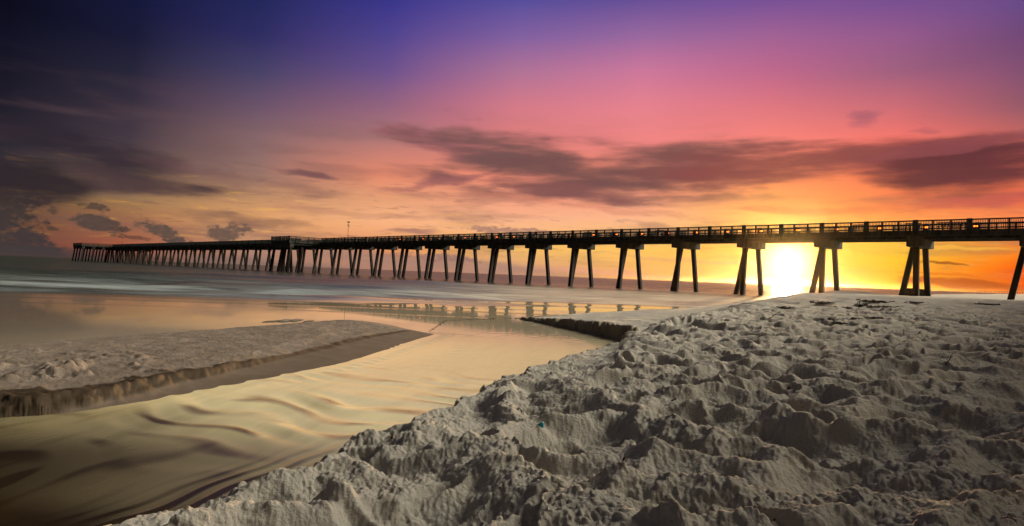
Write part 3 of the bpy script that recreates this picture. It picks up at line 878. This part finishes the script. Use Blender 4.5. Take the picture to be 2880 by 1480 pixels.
tag(r, 'amber light on the side platform half way along the pier', 'light', 'amber lights along the pier')

# ------------------------------------------------------------------ benches
def bench():
    r = empty('pier_bench', (0, 0, 0))
    s_ = MB()
    for k in range(4): s_.box(-.75, .75, -.22 + k * .115, -.13 + k * .115, .42, .455)
    s_.build('seat', M_RAIL, r)
    s_ = MB()
    for k in range(5): s_.box(-.7 + k * .3, -.6 + k * .3, .245, .275, .42, .86)
    s_.box(-.75, .75, .24, .28, .80, .90)
    s_.build('backrest', M_RAIL, r)
    for sx in (-.6, .6): MB().box(sx - .04, sx + .04, -.2, .22, 0, .42).build('leg', M_RAIL, r)
    return r
b0 = bench()
BX = [(2652, 'right of the second amber glow from land'), (2690, 'between the first two amber glows'), (2408, 'just right of the bright sun gap'), (2560, 'beside the tall post over the second bent'), (1842, 'left of the ninth amber glow'), (1640, 'left of the twelfth amber glow'), (1480, 'right of the hanging sign'), (1240, 'above the bent left of the hanging sign'), (1010, 'just right of the tall floodlight mast')]
for i, (px, w_) in enumerate(BX):
    r = b0 if i == 0 else cp(b0)
    r.location = pw(n_at(px), .95, 7.812); r.rotation_euler = (0, 0, PROT + math.pi)
    tag(r, 'dark slatted bench seen through the railing, ' + w_, 'bench', 'benches on the pier')

# ------------------------------------------------------------------ floodlight masts
def mast():
    r = empty('light_mast', (0, 0, 0))
    MB().bar((0, 0, 0), (0, 0, 4.65), .07, .045, 10).build('pole', M_METAL, r, True)
    MB().box(-.33, .33, -.12, .12, 4.62, 4.86).build('floodlight_head', M_METAL, r, bev=.02)
    for sx, z_ in ((-.22, 4.02), (.12, 4.1), (.26, 3.72)):
        k = MB(); k.bar((0, 0, z_), (sx * .7, 0, z_), .02, .02, 6); k.bar((sx * .5, 0, z_ + .06), (sx * 1.15, 0, z_ - .08), .07, .11, 8)
        k.build('spotlight', M_METAL, r)
    return r
ma = mast(); ma.location = pw(n_at(978), .12, 7.812); ma.rotation_euler = (0, 0, math.radians(20))
tag(ma, 'tall thin mast with a wide floodlight head and two spotlights, right of the side platform', 'light mast', 'floodlight masts on the pier')
mc = cp(ma); mc.location = pw(n_at(345), .12, 7.812); mc.rotation_euler = (0, 0, math.radians(100)); mc.scale = (1, 1, 1.0)
tag(mc, 'faint thin mast near the far seaward end of the pier', 'light mast', 'floodlight masts on the pier')
# cable hanging under the deck
a = pw(13.55, -.1, 7.2); b_ = pw(13.58, -.1, .0)
o = MB().bar(a, ((a[0] + b_[0]) / 2 + .05, (a[1] + b_[1]) / 2, 3.7), .018, .018, 6).bar(((a[0] + b_[0]) / 2 + .05, (a[1] + b_[1]) / 2, 3.7), b_, .018, .018, 6).build('cable', M_METAL)
tag(o, 'thin line hanging from the deck down to the sea below the tall mast', 'cable')
# sign on the outer side of the railing
m, t, b = mat('sign_grey'); b.inputs['Base Color'].default_value = (.22, .20, .23, 1); b.inputs['Roughness'].default_value = .7; M_SIGN = m
sg = empty('pier_sign', pw(n_at(1410), -.17, 8.1), PROT)
tag(sg, 'pale framed notice board with rows of dark panels hung on the pier railing', 'sign')
k = MB(); k.box(-.42, .42, 0, .03, -.02, .78); k.build('board', M_SIGN, sg)
k = MB()
for j in range(4):
    for ii in range(2): k.box(-.36 + ii * .37, -.02 + ii * .37, .031, .045, .06 + j * .18, .18 + j * .18)
k.build('dark_panel', M_METAL, sg)

# ------------------------------------------------------------------ people on the pier (small dark figures)
m, t, b = mat('dark_clothes'); b.inputs['Base Color'].default_value = (.02, .018, .022, 1); b.inputs['Roughness'].default_value = .9; M_CLO = m
m, t, b = mat('skin'); b.inputs['Base Color'].default_value = (.20, .11, .075, 1); b.inputs['Roughness'].default_value = .6; M_SKIN = m
def person(joints, edges, loc, rz, label):
    me = bpy.data.meshes.new('person')
    me.from_pydata([j[0] for j in joints], edges, []); me.update()
    o_ = bpy.data.objects.new('person', me); COL.objects.link(o_)
    md = o_.modifiers.new('skin', 'SKIN')
    sd_ = me.skin_vertices[0].data if me.skin_vertices else None
    if sd_ is None:
        bpy.context.view_layer.objects.active = o_
        bm_ = None
        import bmesh
        bm_ = bmesh.new(); bm_.from_mesh(me); lay = bm_.verts.layers.skin.verify(); bm_.to_mesh(me); bm_.free()
        sd_ = me.skin_vertices[0].data
    for i, j in enumerate(joints):
        sd_[i].radius = (j[1], j[1]); sd_[i].use_root = (i == 0)
    sb = o_.modifiers.new('sub', 'SUBSURF'); sb.levels = 1; sb.render_levels = 1
    me.materials.append(M_CLO)
    o_.location = loc; o_.rotation_euler = (0, 0, rz)
    tag(o_, label, 'person')
    return o_
SIT = [((0, 0, .52), .15), ((0, .02, .75), .14), ((0, .03, 1.0), .15), ((0, .02, 1.14), .06), ((0, -.02, 1.22), .085), ((0, -.03, 1.33), .09),
       ((.1, -.2, .52), .08), ((.12, -.45, .5), .065), ((.12, -.45, .12), .045), ((.12, -.58, .05), .04),
       ((-.1, -.2, .52), .08), ((-.12, -.45, .5), .065), ((-.12, -.45, .12), .045), ((-.12, -.58, .05), .04),
       ((.2, .02, 1.03), .06), ((.25, -.05, .75), .045), ((.15, -.3, .62), .035), ((.12, -.38, .6), .03),
       ((-.2, .02, 1.03), .06), ((-.25, -.05, .75), .045), ((-.15, -.3, .62), .035), ((-.12, -.38, .6), .03)]
SE = [(0, 1), (1, 2), (2, 3), (3, 4), (4, 5), (0, 6), (6, 7), (7, 8), (8, 9), (0, 10), (10, 11), (11, 12), (12, 13), (2, 14), (14, 15), (15, 16), (16, 17), (2, 18), (18, 19), (19, 20), (20, 21)]
person(SIT, SE, pw(n_at(1498), .8, 7.74), PROT + math.pi, 'person in dark clothes seated behind the post just right of the hanging sign')
person(SIT, SE, pw(n_at(1565), .8, 7.60), PROT + math.pi * .7, 'hunched dark figure silhouetted against the railing gap right of the other sitter')
for px_, lab in ((1498, 'small dark stool under the sitter behind the post'), (1565, 'small dark stool under the hunched figure')):
    x_, y_, z_ = pw(n_at(px_), .8, 7.812)
    k = MB().box(-.18, .18, -.18, .18, .28 if px_ == 1498 else .14, .33 if px_ == 1498 else .2)
    r = empty('stool', (x_, y_, z_), PROT)
    k.build('seat', M_RAIL, r)
    for sx in (-.14, .14):
        for sy in (-.14, .14): MB().box(sx - .02, sx + .02, sy - .02, sy + .02, 0, .28 if px_ == 1498 else .14).build('leg', M_RAIL, r)
    tag(r, lab, 'stool')

# ------------------------------------------------------------------ the other pier far up the coast
fp = empty('distant_pier', (0, 0, 0))
tag(fp, 'tiny low pier far off on the horizon at the right, below the long deck', 'pier')
xa, ya = ray(2748, 817)[0] * 2900, 2900
xb, yb = ray(2960, 823)[0] * 2700, 2700
Lf = math.hypot(xb - xa, yb - ya); ex, ey = (xb - xa) / Lf, (yb - ya) / Lf
fp.location = (xa, ya, 0); fp.rotation_euler = (0, 0, math.atan2(ey, ex))
MB().box(0, Lf + 300, -2.5, 2.5, 7.0, 8.8).build('deck', M_CONC, fp)
q0 = MB().box(-.8, .8, -2, 2, -1, 7.0).build('pile', M_PILE, fp)
nq = int(Lf / 9)
for i in range(1, min(nq, 60)):
    c = cp(q0, fp); c.location = (i * Lf / min(nq, 60), 0, 0)

# ------------------------------------------------------------------ debris lying on the sand
def hit(px, py):
    u, w_ = ray(px, py)
    T = np.exp(np.linspace(math.log(1.6), math.log(140), 2600))
    zz, _ = full_height(u * T, T, np.maximum(T * .0025, .003))
    zr = CH + w_ * T
    k = int(np.argmax(zr < zz)) if (zr < zz).any() else 2000
    return u * T[k], T[k], zz[k]
m, t, b = mat('dry_weed'); b.inputs['Base Color'].default_value = (.045, .028, .014, 1); b.inputs['Roughness'].default_value = .9; M_WEED = m
m, t, b = mat('dry_twig'); b.inputs['Base Color'].default_value = (.10, .05, .022, 1); b.inputs['Roughness'].default_value = .8; M_TWIG = m
m, t, b = mat('teal_plastic'); b.inputs['Base Color'].default_value = (.01, .26, .28, 1); b.inputs['Roughness'].default_value = .4; M_TEAL = m
m, t, b = mat('red_brown'); b.inputs['Base Color'].default_value = (.16, .045, .02, 1); b.inputs['Roughness'].default_value = .7; M_RED = m
rnd = random.Random(7)
def weed(px, py, w_, h_, label, d_=.5):
    """tangled clump: many thin crooked strands; w_, h_ in photo pixels"""
    x, y, z_ = hit(px, py); s_ = y / F
    W2, H2 = w_ * s_ / 2 * .75, h_ * s_ * .6
    k = MB()
    for _ in range(34):
        a = Vector((rnd.gauss(0, .42) * W2, rnd.gauss(0, .4) * max(W2 * d_, .1), rnd.random() * .25 * H2 - .03))
        for _ in range(3):
            b_ = a + Vector((rnd.uniform(-1, 1) * W2 * .4, rnd.uniform(-1, 1) * W2 * .25, rnd.uniform(-.5, 1) * H2 * .35))
            b_.z = max(-.03, min(H2 * .8, b_.z))
            if (b_ - a).length > .01: k.bar(a, b_, .0022 * y ** .6 + .002, None, 3)
            a = b_
    o_ = k.build('seaweed_clump', M_WEED); o_.location = (x, y, z_)
    tag(o_, label, 'seaweed', 'seaweed washed up on the beach')
for a in [(2314, 856, 70, 14, 'small dark seaweed clump at the left foot of the sand heap'),
          (2420, 862, 62, 26, 'tall shaggy dark seaweed tuft at the right foot of the sand heap'),
          (2383, 866, 50, 9, 'flat seaweed patch just left of and below the tall shaggy tuft'),
          (2460, 850, 110, 12, 'wide dark seaweed mat behind the tall tuft, below the pier'),
          (2455, 864, 44, 9, 'seaweed bit just right of the tall shaggy tuft'),
          (2492, 862, 70, 6, 'thin broken seaweed strip right of the tall tuft'),
          (2575, 853, 60, 6, 'thin seaweed strip in front of the three piles nearest the right'),
          (2339, 898, 66, 10, 'dark flat seaweed patch in mid beach below the sand heap'),
          (2408, 896, 40, 9, 'seaweed wisp with an upright stalk, right of the mid beach patch'),
          (2457, 894, 60, 8, 'scattered seaweed right of the wisp with the upright stalk'),
          (2361, 908, 56, 7, 'faint seaweed patch nearest the viewer'),
          (2211, 868, 66, 10, 'seaweed patch left of the sand heap near the crest of the beach'),
          (2780, 855, 90, 5, 'thin seaweed line at the far right below the last pile')]: weed(*a)
def twig(px, py, ex_, ey_, label, r_=.004, m_=None, curve=0., name='twig', cat='twig'):
    x, y, z_ = hit(px, py); s_ = y / F
    k = MB(); p = Vector((0, 0, -.02)); e_ = Vector((ex_ * s_, .03 * rnd.uniform(-1, 1), max(ey_ * s_, .008)))
    prev = p; nseg = 5
    for i in range(1, nseg + 1):
        f = i / nseg
        q_ = p.lerp(e_, f) + Vector((rnd.uniform(-1, 1) * .06 * e_.length, 0, (math.sin(f * math.pi) * curve + rnd.uniform(-.03, .05)) * e_.length))
        if i == nseg: q_ = e_ + Vector((0, 0, 0))
        k.bar(prev, q_, r_ * (1.2 - .6 * (f - 1 / nseg)), r_ * (1.2 - .6 * f), 6)
        if i in (2, 3): k.bar(q_, q_ + Vector((rnd.uniform(-1, 1), .2, .8)) * e_.length * .22, r_ * .5, r_ * .3, 5)
        prev = q_
    o_ = k.build(name, m_ or M_TWIG); o_.location = (x, y, z_)
    tag(o_, label, cat, 'twigs and straws stuck in the sand' if name == 'twig' else None)
for a in [(1992, 906, 12, 14, 'forked brown twig at the edge of the smooth flat sand', .008),
          (2054, 944, 5, 11, 'short upright twig right of the forked one', .005),
          (2112, 930, 10, 12, 'dark stub of twig on a sand hummock in mid beach', .006),
          (1950, 993, -4, 10, 'short dark twig standing on a low crest in front of the pitted mound', .006),
          (2160, 899, 24, 16, 'bent twig left of the mid beach seaweed', .010),
          (2126, 950, 30, 12, 'long twig lying at the left edge of the shaded sand', .006),
          (2659, 1028, 16, 34, 'tall thin stalk standing alone in the shaded sand at the right', .0045),
          (2543, 940, 0, 13, 'tiny upright stalk far right of the mid beach seaweed', .006),
          (2305, 983, 20, 12, 'thick dark twig on the crest of a hummock', .007),
          (1884, 1126, 20, 7, 'dark splinter lying on a bowl of sand in the centre', .005)]: twig(*a)
twig(2392, 1252, 16, 4, 'short rusty straw on a crest in the right foreground', .0025, M_RED)
twig(2790, 1462, 56, 6, 'rusty arched straw in the bottom right corner', .0028, M_RED, .22)
def chip(px, py, w_, h_, m_, name, cat, label):
    x, y, z_ = hit(px, py); s_ = y / F; a, c = w_ * s_ / 2, h_ * s_
    k = MB(); n_ = 7; top = []
    for i in range(n_):
        t_ = 2 * math.pi * i / n_; r_ = rnd.uniform(.75, 1.1)
        top.append((math.cos(t_) * a * r_, math.sin(t_) * a * .6 * r_))
    for zz, sc_ in ((-.01, 1.), (c * .7, .92), (c, .6)):
        k.v += [(p_[0] * sc_, p_[1] * sc_, zz + (.25 * c * (p_[0] / a) if zz > 0 else 0)) for p_ in top]
    for r_ in range(2):
        for i in range(n_): k.f.append((r_ * n_ + i, r_ * n_ + (i + 1) % n_, (r_ + 1) * n_ + (i + 1) % n_, (r_ + 1) * n_ + i))
    k.f.append(tuple(2 * n_ + i for i in range(n_)))
    o_ = k.build(name, m_); o_.location = (x, y, z_)
    tag(o_, label, cat)
chip(1521, 1200, 18, 10, M_TEAL, 'plastic_scrap', 'plastic scrap', 'small teal scrap of plastic half buried in a hollow of sand')
chip(1103, 1232, 8, 7, M_RED, 'bark_chip', 'chip', 'reddish brown chip of bark on the bank near the creek')
chip(1405, 1378, 7, 6, M_RED, 'bark_chip', 'chip', 'small dark red chip in the left centre foreground sand')
chip(1756, 1294, 10, 7, M_TWIG, 'pebble', 'pebble', 'small brown pebble in the middle of the foreground sand')
chip(2178, 1465, 8, 6, M_TWIG, 'pebble', 'pebble', 'dark pebble at the bottom edge right of centre')
chip(2219, 1097, 11, 8, M_TWIG, 'bark_chip', 'chip', 'black chip of bark stuck in the face of a long sand ridge')
# barnacle and weed collar round the piles of the first bent
for q_ in (-.5, 4.9):
    x, y, z_ = pw(1.02, q_, 0); zz, _ = full_height(np.array([x]), np.array([y]), np.array([.3]))
    k = MB(); nr, ns = 9, 26
    for a_ in range(nr + 1):
        for b_ in range(ns):
            t_ = 2 * math.pi * b_ / ns; hh_ = a_ / nr * .95 - .15
            r_ = (.36 + .22 * (1 - a_ / nr) ** 1.3) * (1 + rnd.uniform(-.16, .22))
            k.v.append((math.cos(t_) * r_, math.sin(t_) * r_, hh_ + rnd.uniform(-.05, .05)))
    for a_ in range(nr):
        for b_ in range(ns):
            c_ = (b_ + 1) % ns; k.f.append((a_ * ns + b_, a_ * ns + c_, (a_ + 1) * ns + c_, (a_ + 1) * ns + b_))
    k.f.append(tuple(nr * ns + b_ for b_ in range(ns)))
    o_ = k.build('weed_collar', M_WEED); o_.location = (x, y, float(zz[0]))
    tag(o_, 'shaggy dark growth heaped round the foot of the ' + ('near' if q_ < 0 else 'far') + ' pile in the rightmost full bent', 'weed')

# ------------------------------------------------------------------ thin haze volume added for the glare round the low sun
hz = MB().box(-7000, 7000, -7000, 7000, -3.5, 25)
m = bpy.data.materials.new('glare_haze'); m.use_nodes = True
t = NT(m.node_tree); t.n.clear()
out = t.new('ShaderNodeOutputMaterial'); vv = t.new('ShaderNodeVolumePrincipled')
vv.inputs['Color'].default_value = (.95, .72, .45, 1); vv.inputs['Density'].default_value = .000022; vv.inputs['Anisotropy'].default_value = .95
t.l.new(vv.outputs[0], out.inputs['Volume'])
o = hz.build('haze', m); tag(o, kind='stuff')
print('scene built')
